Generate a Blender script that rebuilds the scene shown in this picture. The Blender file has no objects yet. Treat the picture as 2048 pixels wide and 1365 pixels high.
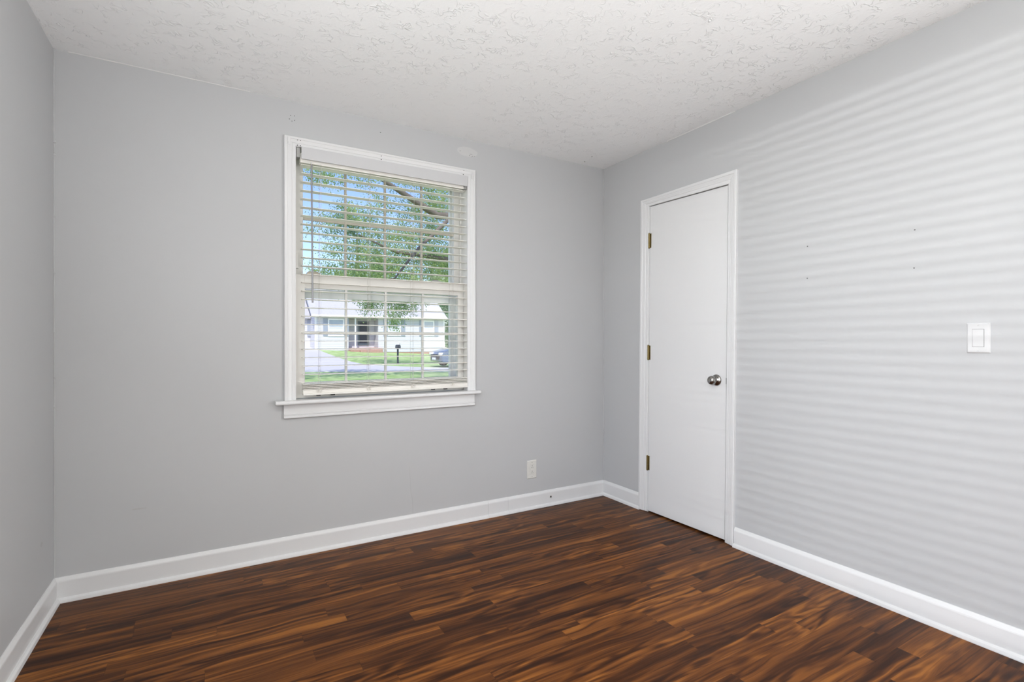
import bpy, bmesh, math, random
import numpy as np
from mathutils import Vector, Matrix, Euler
random.seed(7); rng = np.random.default_rng(7)
S = bpy.context.scene
COL = S.collection
PI = math.pi

# ------------------------------------------------------------------ camera
F_PX, YAW, PITCH, ROLL = 1016.544, 0.528517, -0.000987, -0.000372
CAM = Vector((-2.51658, -2.94753, 1.15419))
fwd = Vector((math.sin(YAW)*math.cos(PITCH), math.cos(YAW)*math.cos(PITCH), math.sin(PITCH)))
rgt = Vector((math.cos(YAW), -math.sin(YAW), 0)); upv = rgt.cross(fwd)
R_ = math.cos(ROLL)*rgt + math.sin(ROLL)*upv; U_ = -math.sin(ROLL)*rgt + math.cos(ROLL)*upv
cd = bpy.data.cameras.new('camera'); cam = bpy.data.objects.new('camera', cd); COL.objects.link(cam)
cd.sensor_width = 36; cd.lens = F_PX/2048*36; cd.clip_start = 0.02; cd.clip_end = 400
cam.matrix_world = Matrix(((R_.x, U_.x, -fwd.x, CAM.x), (R_.y, U_.y, -fwd.y, CAM.y), (R_.z, U_.z, -fwd.z, CAM.z), (0, 0, 0, 1)))
S.camera = cam

# ------------------------------------------------------------------ world, sun, daylight, exposure
S.view_settings.view_transform = 'Standard'; S.view_settings.look = 'None'
S.view_settings.exposure = 0.06; S.view_settings.gamma = 1.0; S.view_settings.use_curve_mapping = False
S.cycles.use_denoising = True; S.cycles.use_adaptive_sampling = False
S.cycles.max_bounces = 12; S.cycles.diffuse_bounces = 8; S.cycles.transparent_max_bounces = 24
W = bpy.data.worlds.new('sky'); S.world = W; W.use_nodes = True
wn, wl = W.node_tree.nodes, W.node_tree.links; wn.clear()
wo = wn.new('ShaderNodeOutputWorld'); wb = wn.new('ShaderNodeBackground')
ws = wn.new('ShaderNodeTexSky'); ws.sky_type = 'NISHITA'; ws.sun_disc = False
ws.sun_elevation = math.radians(52); ws.sun_rotation = math.radians(200); ws.altitude = 200; ws.dust_density = 0.6
wt = wn.new('ShaderNodeMix'); wt.data_type = 'RGBA'; wt.blend_type = 'MULTIPLY'; wt.inputs[0].default_value = 1; wt.inputs[7].default_value = (0.86, 0.86, 1.06, 1)
wl.new(ws.outputs[0], wt.inputs[6]); wl.new(wt.outputs[2], wb.inputs[0]); wb.inputs[1].default_value = 0.24
wl.new(wb.outputs[0], wo.inputs[0])
SUN_DIR = Vector((0.30, 0.72, -0.95)).normalized()          # travel direction of the sunlight
sl = bpy.data.lights.new('sun', 'SUN'); sl.energy = 4.2; sl.angle = 0.009; sl.color = (1, 0.97, 0.92)
so = bpy.data.objects.new('sun', sl); COL.objects.link(so); so.rotation_euler = SUN_DIR.to_track_quat('-Z', 'Y').to_euler()
# daylight that comes in through the second window (left wall, nearer than the frame): sky light in the opening ...
def area(name, loc, d, sx, sy, e, c):
    al = bpy.data.lights.new(name, 'AREA'); al.shape = 'RECTANGLE'; al.size = sx; al.size_y = sy; al.energy = e; al.color = c
    ao = bpy.data.objects.new(name, al); COL.objects.link(ao); ao.location = loc; ao.rotation_euler = Vector(d).to_track_quat('-Z', 'Y').to_euler()
DAY = (0.97, 0.985, 1.0)
area('left_window_daylight', (-3.12, -2.5, 1.25), (1, 0, -0.15), 1.86, 1.90, 34, DAY)
area('left_window_up_fill', (-3.12, -2.5, 1.516), (0.7, 0.1, 1), 1.86, 1.30, 33, DAY)      # added up-tilted light in place of slat bounce, brightens the ceiling
# ... panels added outside it: one fills the right wall, a thin one makes the blind stripes
area('left_window_wall_fill', (-9.0, -4.0, 3.0), (1, 0.15, -0.2), 4.5, 1.2, 190, DAY)
area('left_window_stripe_fill', (-28.0, -6.2, 2.4), (1, 0.15, -0.03), 19.0, 0.20, 2050, DAY)
area('doorway_fill', (0.02, -3.21, 1.05), (-1, 0.25, 0), 0.78, 1.95, 50, (1.0, 0.985, 0.965))  # added in the unseen doorway to brighten the left wall
LAMP = 47.0                                                  # emission of the ceiling lamp's glass

# ------------------------------------------------------------------ room dimensions
H = 2.44; WX = 3.1303; YB = -3.85; T = 0.16
WL, WR, WZ0, WZ1 = -2.142, -1.128, 0.835, 2.1970             # window opening
DY0, DY1, DZ = -0.4555, -1.0765, 2.052                       # door opening along the right wall
SHEAR = -0.0115                                              # the door hangs slightly out of plumb

# ------------------------------------------------------------------ materials
def mat(name):
    m = bpy.data.materials.new(name); m.use_nodes = True
    n, l = m.node_tree.nodes, m.node_tree.links
    b = n.get('Principled BSDF')
    return m, n, l, b
def plain(name, c, rough=0.5, metal=0.0, spec=0.5, noise=0.0, nscale=20, bump=0.0, bscale=200, coat=0.0):
    m, n, l, b = mat(name)
    b.inputs['Base Color'].default_value = (*c, 1); b.inputs['Roughness'].default_value = rough
    b.inputs['Metallic'].default_value = metal; b.inputs['Specular IOR Level'].default_value = spec
    b.inputs['Coat Weight'].default_value = coat
    tc = n.new('ShaderNodeTexCoord')
    if noise:
        t = n.new('ShaderNodeTexNoise'); t.inputs['Scale'].default_value = nscale; t.inputs['Detail'].default_value = 4
        l.new(tc.outputs['Object'], t.inputs['Vector'])
        r = n.new('ShaderNodeMapRange'); r.inputs[3].default_value = 1-noise; r.inputs[4].default_value = 1+noise
        l.new(t.outputs['Fac'], r.inputs[0])
        mx = n.new('ShaderNodeMix'); mx.data_type = 'RGBA'; mx.blend_type = 'MULTIPLY'; mx.inputs[0].default_value = 1
        mx.inputs[6].default_value = (*c, 1); l.new(r.outputs[0], mx.inputs[7]); l.new(mx.outputs[2], b.inputs['Base Color'])
    if bump:
        t = n.new('ShaderNodeTexNoise'); t.inputs['Scale'].default_value = bscale; t.inputs['Detail'].default_value = 3
        l.new(tc.outputs['Object'], t.inputs['Vector'])
        bp = n.new('ShaderNodeBump'); bp.inputs['Strength'].default_value = bump; bp.inputs['Distance'].default_value = 0.002
        l.new(t.outputs['Fac'], bp.inputs['Height']); l.new(bp.outputs[0], b.inputs['Normal'])
    return m
M = {}
M['wall'] = plain('grey_wall_paint', (0.490, 0.498, 0.506), 0.5, spec=0.25, noise=0.015, nscale=3, bump=0.06, bscale=260)
M['patch'] = plain('spackle', (0.545, 0.548, 0.548), 0.55, noise=0.03, nscale=40)
M['scuff'] = plain('scuffed_paint', (0.45, 0.45, 0.45), 0.6, noise=0.06, nscale=60)
M['trim'] = plain('white_trim_paint', (0.695, 0.70, 0.705), 0.32, spec=0.45, noise=0.012, nscale=8, bump=0.04, bscale=60)
M['caulk'] = plain('caulk', (0.70, 0.70, 0.69), 0.6, noise=0.05, nscale=30)
M['door'] = plain('white_door_paint', (0.70, 0.705, 0.71), 0.42, spec=0.4, noise=0.012, nscale=4, bump=0.05, bscale=30)
M['jamb'] = plain('window_paint', (0.76, 0.755, 0.735), 0.4, noise=0.03, nscale=15)
M['sash'] = plain('sash_paint', (0.72, 0.71, 0.68), 0.4, noise=0.03, nscale=25)
M['sash_shaded'] = plain('shaded_tan_sash_paint', (0.47, 0.44, 0.37), 0.5, noise=0.10, nscale=30)  # dirty tan, darkened further for the backlit shade of the upper muntins
M['storm'] = plain('white_storm_frame', (0.86, 0.86, 0.84), 0.4, noise=0.02, nscale=20)
M['slat'] = plain('blind_slat', (0.80, 0.785, 0.74), 0.4, noise=0.01, nscale=10)
M['valance'] = plain('blind_valance', (0.56, 0.565, 0.575), 0.4, noise=0.01, nscale=10)
M['cord'] = plain('cord', (0.55, 0.54, 0.50), 0.8, noise=0.05, nscale=300)
M['wand'] = plain('grey_wand', (0.27, 0.275, 0.29), 0.35, noise=0.04, nscale=30)
M['dark'] = plain('dark_void', (0.012, 0.011, 0.010), 0.9, noise=0.1, nscale=50)
M['gap'] = plain('shadow_gap', (0.22, 0.22, 0.215), 0.9, noise=0.1, nscale=50)
M['hole'] = plain('nail_hole', (0.09, 0.088, 0.085), 0.9, noise=0.2, nscale=200)
M['black'] = plain('black_lift', (0.03, 0.03, 0.028), 0.5, noise=0.1, nscale=50)
M['brass'] = plain('antique_brass', (0.24, 0.185, 0.08), 0.38, metal=1.0, noise=0.25, nscale=120)
M['nickel'] = plain('satin_nickel', (0.31, 0.30, 0.285), 0.18, metal=1.0, noise=0.05, nscale=80)
M['plastic'] = plain('white_plastic', (0.62, 0.625, 0.63), 0.3, noise=0.01, nscale=30)
M['ivory'] = plain('ivory_plastic', (0.66, 0.655, 0.62), 0.3, noise=0.01, nscale=30)
M['lock'] = plain('sash_lock_tan', (0.50, 0.46, 0.38), 0.45, noise=0.08, nscale=60)
M['lockb'] = plain('sash_lock_brown', (0.17, 0.11, 0.05), 0.5, noise=0.15, nscale=60)
M['lockg'] = plain('sash_lock_grey', (0.38, 0.38, 0.36), 0.5, noise=0.08, nscale=60)
M['grey_metal'] = plain('grey_metal', (0.35, 0.35, 0.34), 0.4, metal=0.6, noise=0.1, nscale=60)
M['screen_door'] = plain('dark_screen_door', (0.14, 0.185, 0.20), 0.5, noise=0.1, nscale=5)
M['shutter'] = plain('grey_shutter', (0.34, 0.37, 0.42), 0.6, noise=0.04, nscale=8)
M['roof'] = plain('pale_shingles', (0.47, 0.46, 0.465), 0.85, noise=0.10, nscale=6)
M['brick'] = plain('brick_base', (0.42, 0.26, 0.20), 0.85, noise=0.2, nscale=9)
M['concrete'] = plain('pale_concrete', (0.56, 0.54, 0.525), 0.85, noise=0.08, nscale=2)
M['house_trim'] = plain('house_trim', (0.80, 0.80, 0.80), 0.5, noise=0.02, nscale=5)
M['house_glass'] = plain('house_glass', (0.36, 0.42, 0.48), 0.12, noise=0.2, nscale=2)
M['curtain'] = plain('house_curtain', (0.62, 0.64, 0.68), 0.7, noise=0.05, nscale=12)
M['bark'] = plain('bark', (0.16, 0.135, 0.11), 0.9, noise=0.3, nscale=12, bump=0.6, bscale=20)
M['car'] = plain('slate_car_paint', (0.13, 0.16, 0.20), 0.25, metal=0.3, coat=0.6, noise=0.03, nscale=4)
M['car_glass'] = plain('car_glass', (0.05, 0.06, 0.07), 0.08, noise=0.1, nscale=3)
M['tire'] = plain('tire', (0.03, 0.03, 0.032), 0.8, noise=0.1, nscale=20)
M['headlight'] = plain('headlight_lens', (0.75, 0.78, 0.82), 0.15, noise=0.1, nscale=20)
M['mailbox'] = plain('mailbox_black', (0.05, 0.055, 0.065), 0.5, noise=0.1, nscale=20)

def siding():
    m, n, l, b = mat('white_lap_siding')
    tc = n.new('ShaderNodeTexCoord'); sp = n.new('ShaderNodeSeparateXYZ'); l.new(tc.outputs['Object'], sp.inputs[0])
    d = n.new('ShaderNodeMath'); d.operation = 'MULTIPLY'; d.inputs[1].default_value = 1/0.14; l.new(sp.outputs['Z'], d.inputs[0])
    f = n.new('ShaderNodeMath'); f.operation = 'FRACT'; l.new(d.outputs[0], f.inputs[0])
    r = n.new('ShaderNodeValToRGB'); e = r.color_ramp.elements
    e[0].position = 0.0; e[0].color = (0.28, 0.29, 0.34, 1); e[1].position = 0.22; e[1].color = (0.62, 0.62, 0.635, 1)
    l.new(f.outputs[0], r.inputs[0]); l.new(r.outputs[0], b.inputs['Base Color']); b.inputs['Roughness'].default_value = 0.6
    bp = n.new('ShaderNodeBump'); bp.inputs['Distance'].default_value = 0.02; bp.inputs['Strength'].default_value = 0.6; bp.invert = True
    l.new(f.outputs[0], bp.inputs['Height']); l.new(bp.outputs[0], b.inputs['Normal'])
    return m
M['siding'] = siding()

def grass(name, c1, c2):
    m, n, l, b = mat(name)
    tc = n.new('ShaderNodeTexCoord'); t = n.new('ShaderNodeTexNoise'); t.inputs['Scale'].default_value = 2.2; t.inputs['Detail'].default_value = 8
    l.new(tc.outputs['Object'], t.inputs['Vector'])
    r = n.new('ShaderNodeValToRGB'); r.color_ramp.elements[0].position = 0.35; r.color_ramp.elements[0].color = (*c1, 1)
    r.color_ramp.elements[1].position = 0.68; r.color_ramp.elements[1].color = (*c2, 1)
    l.new(t.outputs['Fac'], r.inputs[0]); l.new(r.outputs[0], b.inputs['Base Color']); b.inputs['Roughness'].default_value = 0.9
    b.inputs['Specular IOR Level'].default_value = 0.1
    return m
M['grass'] = grass('lawn_grass', (0.27, 0.39, 0.14), (0.46, 0.57, 0.27))

def leaf(name, c1, c2, trans=0.45):
    m, n, l, b = mat(name); n.remove(b)
    out = [x for x in n if x.type == 'OUTPUT_MATERIAL'][0]
    tc = n.new('ShaderNodeTexCoord'); t = n.new('ShaderNodeTexNoise'); t.inputs['Scale'].default_value = 3.0; t.inputs['Detail'].default_value = 5
    l.new(tc.outputs['Object'], t.inputs['Vector'])
    r = n.new('ShaderNodeValToRGB'); r.color_ramp.elements[0].position = 0.3; r.color_ramp.elements[0].color = (*c1, 1)
    r.color_ramp.elements[1].position = 0.7; r.color_ramp.elements[1].color = (*c2, 1); l.new(t.outputs['Fac'], r.inputs[0])
    d = n.new('ShaderNodeBsdfDiffuse'); tr = n.new('ShaderNodeBsdfTranslucent'); mx = n.new('ShaderNodeMixShader'); mx.inputs[0].default_value = trans
    l.new(r.outputs[0], d.inputs[0]); l.new(r.outputs[0], tr.inputs[0]); l.new(d.outputs[0], mx.inputs[1]); l.new(tr.outputs[0], mx.inputs[2])
    l.new(mx.outputs[0], out.inputs[0])
    return m
M['leaf'] = leaf('leaf_bright', (0.22, 0.34, 0.15), (0.54, 0.64, 0.31))
M['leaf_blue'] = leaf('leaf_bluegreen', (0.12, 0.24, 0.13), (0.26, 0.40, 0.22))
M['leaf_far'] = leaf('leaf_far', (0.17, 0.29, 0.16), (0.34, 0.46, 0.26))

def glass():
    m, n, l, b = mat('window_glass'); n.remove(b)
    out = [x for x in n if x.type == 'OUTPUT_MATERIAL'][0]
    tr = n.new('ShaderNodeBsdfTransparent'); tr.inputs[0].default_value = (0.985, 0.985, 0.985, 1)
    g = n.new('ShaderNodeBsdfGlossy'); g.inputs['Roughness'].default_value = 0.02
    fr = n.new('ShaderNodeFresnel'); fr.inputs[0].default_value = 1.20
    mx = n.new('ShaderNodeMixShader'); l.new(fr.outputs[0], mx.inputs[0]); l.new(tr.outputs[0], mx.inputs[1]); l.new(g.outputs[0], mx.inputs[2])
    l.new(mx.outputs[0], out.inputs[0])
    return m
M['glass'] = glass()

def ceiling_mat():
    m, n, l, b = mat('stomped_ceiling')
    b.inputs['Base Color'].default_value = (0.90, 0.912, 0.915, 1); b.inputs['Roughness'].default_value = 0.7
    b.inputs['Specular IOR Level'].default_value = 0.2
    tc = n.new('ShaderNodeTexCoord')
    def noise(scale, detail, src=None, dist=0.0):
        t = n.new('ShaderNodeTexNoise'); t.inputs['Scale'].default_value = scale; t.inputs['Detail'].default_value = detail
        t.inputs['Distortion'].default_value = dist
        l.new(src or tc.outputs['Object'], t.inputs['Vector']); return t
    def ridge(scale, width, dist):
        t = noise(scale, 2, dist=dist)
        q = n.new('ShaderNodeMath'); q.operation = 'SUBTRACT'; q.inputs[1].default_value = 0.5; l.new(t.outputs['Fac'], q.inputs[0])
        q2 = n.new('ShaderNodeMath'); q2.operation = 'ABSOLUTE'; l.new(q.outputs[0], q2.inputs[0])
        rg = n.new('ShaderNodeMapRange'); rg.interpolation_type = 'SMOOTHSTEP'
        rg.inputs[1].default_value = 0.0; rg.inputs[2].default_value = width; rg.inputs[3].default_value = 1; rg.inputs[4].default_value = 0
        l.new(q2.outputs[0], rg.inputs[0]); return rg
    rg = ridge(24, 0.045, 0.8)
    k = noise(16, 3); kr = n.new('ShaderNodeMapRange'); kr.inputs[1].default_value = 0.45; kr.inputs[2].default_value = 0.62; l.new(k.outputs['Fac'], kr.inputs[0])
    k2 = noise(1.7, 2); kr2 = n.new('ShaderNodeMapRange'); kr2.inputs[1].default_value = 0.35; kr2.inputs[2].default_value = 0.6; kr2.inputs[3].default_value = 0.45
    l.new(k2.outputs['Fac'], kr2.inputs[0])
    m1 = n.new('ShaderNodeMath'); m1.operation = 'MULTIPLY'; l.new(rg.outputs[0], m1.inputs[0]); l.new(kr.outputs[0], m1.inputs[1])
    m2 = n.new('ShaderNodeMath'); m2.operation = 'MULTIPLY'; l.new(m1.outputs[0], m2.inputs[0]); l.new(kr2.outputs[0], m2.inputs[1])
    f = noise(55, 4, dist=1.0)
    m3 = n.new('ShaderNodeMath'); m3.operation = 'MULTIPLY_ADD'; m3.inputs[1].default_value = 0.35; l.new(f.outputs['Fac'], m3.inputs[0]); l.new(m2.outputs[0], m3.inputs[2])
    bp = n.new('ShaderNodeBump'); bp.inputs['Strength'].default_value = 0.72; bp.inputs['Distance'].default_value = 0.004
    l.new(m3.outputs[0], bp.inputs['Height']); l.new(bp.outputs[0], b.inputs['Normal'])
    return m
M['ceiling'] = ceiling_mat()

def floor_mat():
    m, n, l, b = mat('acacia_laminate')
    def math_(op, a=None, c=None, **k):
        x = n.new('ShaderNodeMath'); x.operation = op
        for i, q in enumerate((a, c)):
            if q is None: continue
            if isinstance(q, (int, float)): x.inputs[i].default_value = q
            else: l.new(q, x.inputs[i])
        return x.outputs[0]
    tc = n.new('ShaderNodeTexCoord'); sp = n.new('ShaderNodeSeparateXYZ'); l.new(tc.outputs['Object'], sp.inputs[0])
    X, Y = sp.outputs['X'], sp.outputs['Y']
    PW, PL = 0.0725, 0.74
    row = math_('FLOOR', math_('MULTIPLY', Y, 1/PW))
    wr = n.new('ShaderNodeTexWhiteNoise'); wr.noise_dimensions = '1D'; l.new(row, wr.inputs['W'])
    xs = math_('ADD', math_('MULTIPLY', X, 1/PL), math_('MULTIPLY', wr.outputs['Value'], 7.3))
    idx = math_('FLOOR', xs)
    pid = math_('ADD', math_('MULTIPLY', row, 17.31), math_('MULTIPLY', idx, 5.77))
    wp = n.new('ShaderNodeTexWhiteNoise'); wp.noise_dimensions = '1D'; l.new(pid, wp.inputs['W'])
    rid = wp.outputs['Value']
    def gvec(sx, sy):
        c = n.new('ShaderNodeCombineXYZ')
        l.new(math_('MULTIPLY', X, sx), c.inputs[0]); l.new(math_('MULTIPLY', Y, sy), c.inputs[1]); l.new(math_('MULTIPLY', rid, 53.0), c.inputs[2]); return c.outputs[0]
    def noise(vec, scale, detail, dist=0.0, rough=0.5):
        t = n.new('ShaderNodeTexNoise'); t.inputs['Scale'].default_value = scale; t.inputs['Detail'].default_value = detail
        t.inputs['Distortion'].default_value = dist; t.inputs['Roughness'].default_value = rough; l.new(vec, t.inputs['Vector']); return t.outputs['Fac']
    wv = noise(gvec(2.2, 7.0), 1.0, 2.0)
    Yw = math_('ADD', Y, math_('MULTIPLY', math_('SUBTRACT', wv, 0.5), 0.075))
    def wvec(sx, sy):
        c = n.new('ShaderNodeCombineXYZ')
        l.new(math_('MULTIPLY', X, sx), c.inputs[0]); l.new(math_('MULTIPLY', Yw, sy), c.inputs[1]); l.new(math_('MULTIPLY', rid, 53.0), c.inputs[2]); return c.outputs[0]
    # growth rings: bands of a stretched noise field give cathedral figures
    field = noise(gvec(1.1, 6.0), 1.6, 2.0, 0.25)
    ring = math_('SINE', math_('MULTIPLY', field, 46.0))
    ring = math_('MULTIPLY_ADD', ring, 0.5); n_ = ring.node; n_.inputs[2].default_value = 0.5
    streak = noise(wvec(0.85, 30.0), 1.6, 4.0, 0.4, 0.55)
    broad = noise(wvec(0.8, 9.0), 1.4, 2.0, 0.3)
    fine = noise(gvec(9.0, 170.0), 1.0, 3.0)
    mask = noise(gvec(1.3, 5.0), 1.1, 1.0)
    mk = n.new('ShaderNodeMapRange'); mk.inputs[1].default_value = 0.45; mk.inputs[2].default_value = 0.6; l.new(mask, mk.inputs[0])
    v = math_('ADD', math_('MULTIPLY', math_('MULTIPLY', math_('SUBTRACT', ring, 0.5), mk.outputs[0]), 0.16), math_('MULTIPLY', streak, 0.76))
    v = math_('ADD', v, math_('MULTIPLY', broad, 0.24))
    v = math_('ADD', v, math_('MULTIPLY', fine, 0.07))
    v = math_('ADD', v, math_('MULTIPLY', math_('SUBTRACT', rid, 0.5), 0.13))
    mr = n.new('ShaderNodeMapRange'); mr.inputs[1].default_value = 0.37; mr.inputs[2].default_value = 0.73; l.new(v, mr.inputs[0])
    r = n.new('ShaderNodeValToRGB'); e = r.color_ramp.elements
    e[0].position = 0.0; e[0].color = (0.026, 0.0092, 0.0040, 1); e[1].position = 1.0; e[1].color = (0.260, 0.098, 0.020, 1)
    x = e.new(0.28); x.color = (0.055, 0.0185, 0.0062, 1)
    x = e.new(0.50); x.color = (0.104, 0.0355, 0.0090, 1)
    x = e.new(0.75); x.color = (0.165, 0.0590, 0.0138, 1)
    l.new(mr.outputs[0], r.inputs[0])
    # thin joints between boards
    fy = math_('FRACT', math_('MULTIPLY', Y, 1/PW)); fx = math_('FRACT', xs)
    jy = math_('LESS_THAN', math_('ABSOLUTE', math_('SUBTRACT', fy, 0.5)), 0.492)
    jx = math_('LESS_THAN', math_('ABSOLUTE', math_('SUBTRACT', fx, 0.5)), 0.499)
    j = math_('MULTIPLY', jx, jy); jj = math_('MULTIPLY_ADD', j, 0.35); jj.node.inputs[2].default_value = 0.65
    mx = n.new('ShaderNodeMix'); mx.data_type = 'RGBA'; mx.blend_type = 'MULTIPLY'; mx.inputs[0].default_value = 1
    l.new(r.outputs[0], mx.inputs[6]); l.new(jj, mx.inputs[7]); l.new(mx.outputs[2], b.inputs['Base Color'])
    rr = n.new('ShaderNodeMapRange'); rr.inputs[3].default_value = 0.30; rr.inputs[4].default_value = 0.38; l.new(streak, rr.inputs[0])
    l.new(rr.outputs[0], b.inputs['Roughness'])
    b.inputs['Specular IOR Level'].default_value = 0.10
    bp = n.new('ShaderNodeBump'); bp.inputs['Strength'].default_value = 0.12; bp.inputs['Distance'].default_value = 0.001
    l.new(math_('ADD', math_('MULTIPLY', fine, 0.4), j), bp.inputs['Height']); l.new(bp.outputs[0], b.inputs['Normal'])
    return m
M['floor'] = floor_mat()

def emis(name, c, s):
    m, n, l, b = mat(name); b.inputs['Base Color'].default_value = (0.9, 0.9, 0.88, 1)
    b.inputs['Emission Color'].default_value = (*c, 1); b.inputs['Emission Strength'].default_value = s
    return m
M['lamp_glass'] = emis('lit_lamp_glass', (1.0, 0.965, 0.90), LAMP)

# ------------------------------------------------------------------ mesh helpers
def new_bm(): return bmesh.new()
def box(bm, x0, x1, y0, y1, z0, z1, bev=0.0, seg=2):
    t = bmesh.new(); bmesh.ops.create_cube(t, size=1)
    for v in t.verts: v.co = Vector(((x0+x1)/2+v.co.x*(x1-x0), (y0+y1)/2+v.co.y*(y1-y0), (z0+z1)/2+v.co.z*(z1-z0)))
    if bev: bmesh.ops.bevel(t, geom=t.edges[:], offset=bev, segments=seg, affect='EDGES', profile=0.5)
    merge(bm, t)
def merge(bm, t):
    mp = [bm.verts.new(v.co) for v in t.verts]
    t.verts.index_update()
    for f in t.faces:
        try: bm.faces.new([mp[v.index] for v in f.verts])
        except ValueError: pass
    t.free()
def hull_loops(bm, loops, closed=True, caps=True):
    L = [[bm.verts.new(p) for p in lp] for lp in loops]
    for a, b in zip(L, L[1:]):
        k = len(a)
        for i in range(k if closed else k-1):
            bm.faces.new((a[i], a[(i+1) % k], b[(i+1) % k], b[i]))
    if caps:
        bm.faces.new(L[0][::-1]); bm.faces.new(L[-1])
def prism(bm, pts, fn, a, b):
    hull_loops(bm, [[fn(u, v, a) for u, v in pts], [fn(u, v, b) for u, v in pts]])
def tube(bm, pts, r, n=8):
    pts = [Vector(p) for p in pts]; rs = r if isinstance(r, (list, tuple)) else [r]*len(pts)
    loops = []
    for i, p in enumerate(pts):
        d = (pts[min(i+1, len(pts)-1)]-pts[max(i-1, 0)]).normalized()
        a = d.orthogonal().normalized() if i == 0 else (a - d*a.dot(d)).normalized()
        b2 = d.cross(a)
        loops.append([p+rs[i]*(math.cos(2*PI*k/n)*a+math.sin(2*PI*k/n)*b2) for k in range(n)])
    hull_loops(bm, loops)
def lathe(bm, prof, origin, axis, n=32):
    """prof: list of (distance along axis, radius)"""
    o = Vector(origin); d = Vector(axis).normalized(); a = d.orthogonal().normalized(); b2 = d.cross(a)
    hull_loops(bm, [[o+d*h+max(r, 1e-4)*(math.cos(2*PI*k/n)*a+math.sin(2*PI*k/n)*b2) for k in range(n)] for h, r in prof])
WLOC = {}
def obj(name, bm, m, parent=None, smooth=False, shear=False):
    if shear:
        for v in bm.verts: v.co.y += SHEAR*(v.co.z-1.05)
    off = WLOC.get(parent.name, Vector()) if parent else Vector()
    for v in bm.verts: v.co -= off
    bmesh.ops.recalc_face_normals(bm, faces=bm.faces[:])
    me = bpy.data.meshes.new(name); bm.to_mesh(me); bm.free()
    o = bpy.data.objects.new(name, me); COL.objects.link(o)
    me.materials.append(M[m] if isinstance(m, str) else m)
    if smooth:
        for p in me.polygons: p.use_smooth = True
        try: me.set_sharp_from_angle(angle=math.radians(smooth if smooth is not True else 40))
        except Exception: pass
    if parent: o.parent = parent
    WLOC[o.name] = off
    return o
def tag(o, label=None, cat=None, group=None, kind=None):
    if label: o['label'] = label
    if cat: o['category'] = cat
    if group: o['group'] = group
    if kind: o['kind'] = kind
    return o
def thing(name, loc, label, cat, group=None, kind=None):
    o = bpy.data.objects.new(name, None); o.empty_display_size = 0.05; COL.objects.link(o); o.location = loc
    WLOC[o.name] = Vector(loc); return tag(o, label, cat, group, kind)
def copy_part(o, parent, dloc):
    c = o.copy(); COL.objects.link(c); c.parent = parent; c.location = o.location + Vector(dloc); WLOC[c.name] = WLOC[o.name]; return c
def copy_tree(o, parent=None):
    c = o.copy(); COL.objects.link(c)
    if parent: c.parent = parent
    for ch in [x for x in o.children]: copy_tree(ch, c)
    return c
def disc(bm, c, nrm, r, t=0.0008, n=10, sx=1.0, sy=1.0, jit=0.0):
    c = Vector(c); d = Vector(nrm).normalized(); up = Vector((0, 0, 1)); a = up.cross(d).normalized()
    lo = []
    js = [1+random.uniform(-jit, jit) for _ in range(n)]
    for h in (0.0, t):
        lo.append([c+d*h+r*js[k]*(math.cos(2*PI*k/n)*a*sx+math.sin(2*PI*k/n)*up*sy) for k in range(n)])
    hull_loops(bm, lo)

# ------------------------------------------------------------------ room shell
bm = new_bm(); box(bm, -WX-T, T, YB-T, T, -0.12, 0.0)
floor_ = tag(obj('floor', bm, 'floor'), 'dark red-brown wood laminate floor with streaky grain', 'floor', kind='structure')
bm = new_bm(); box(bm, -WX-T, T, YB-T, T, H, H+0.12)
ceil_ = tag(obj('ceiling', bm, 'ceiling'), 'white stomp-textured ceiling', 'ceiling', kind='structure')
bm = new_bm()
a0, a1 = WL-0.018, WR+0.018
box(bm, -WX-T, a0, 0, T, 0, H); box(bm, a1, T, 0, T, 0, H); box(bm, a0, a1, 0, T, 0, WZ0-0.035); box(bm, a0, a1, 0, T, WZ1+0.018, H)
wall_back = tag(obj('wall_back', bm, 'wall'), 'grey painted wall with the window', 'wall', kind='structure')
EY0, EY1 = -3.62, -2.80                                      # open entry doorway in the right wall, nearer than the frame
bm = new_bm()
box(bm, 0, 0.115, DY0+0.02, 0, 0, H); box(bm, 0, 0.115, EY1, DY1-0.02, 0, H); box(bm, 0, 0.115, DY1-0.02, DY0+0.02, DZ+0.02, H)
box(bm, 0.115, T, EY1, 0, 0, H); box(bm, 0, T, YB, EY0, 0, H); box(bm, 0, T, EY0, EY1, 2.04, H)
wall_right = tag(obj('wall_right', bm, 'wall'), 'grey painted wall with the white closet door', 'wall', kind='structure')
LY0, LY1, LZ0, LZ1 = -3.45, -1.55, 0.25, 2.36             # second window, in the left wall nearer than the frame
bm = new_bm()
box(bm, -WX-T, -WX, LY1, 0, 0, H); box(bm, -WX-T, -WX, YB, LY0, 0, H); box(bm, -WX-T, -WX, LY0, LY1, 0, LZ0); box(bm, -WX-T, -WX, LY0, LY1, LZ1, H)
wall_hall = new_bm(); hy0, hy1 = EY0-0.3, EY1+0.3
for q in ((1.2, 1.3, hy0, hy1, 0, H), (T, 1.3, hy0-.1, hy0, 0, H), (T, 1.3, hy1, hy1+.1, 0, H), (T, 1.3, hy0-.1, hy1+.1, H, H+.1), (T, 1.3, hy0-.1, hy1+.1, -.1, 0)): box(wall_hall, *q)
tag(obj('wall_hall', wall_hall, 'wall'), 'grey hall walls beyond the open doorway', 'wall', kind='structure')
wall_left = tag(obj('wall_left', bm, 'wall'), 'grey painted wall along the left edge', 'wall', kind='structure')
bm = new_bm(); box(bm, -WX-T, T, YB-T, YB, 0, H)
wall_front = tag(obj('wall_front', bm, 'wall'), 'grey painted wall behind the viewer', 'wall', kind='structure')

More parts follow.
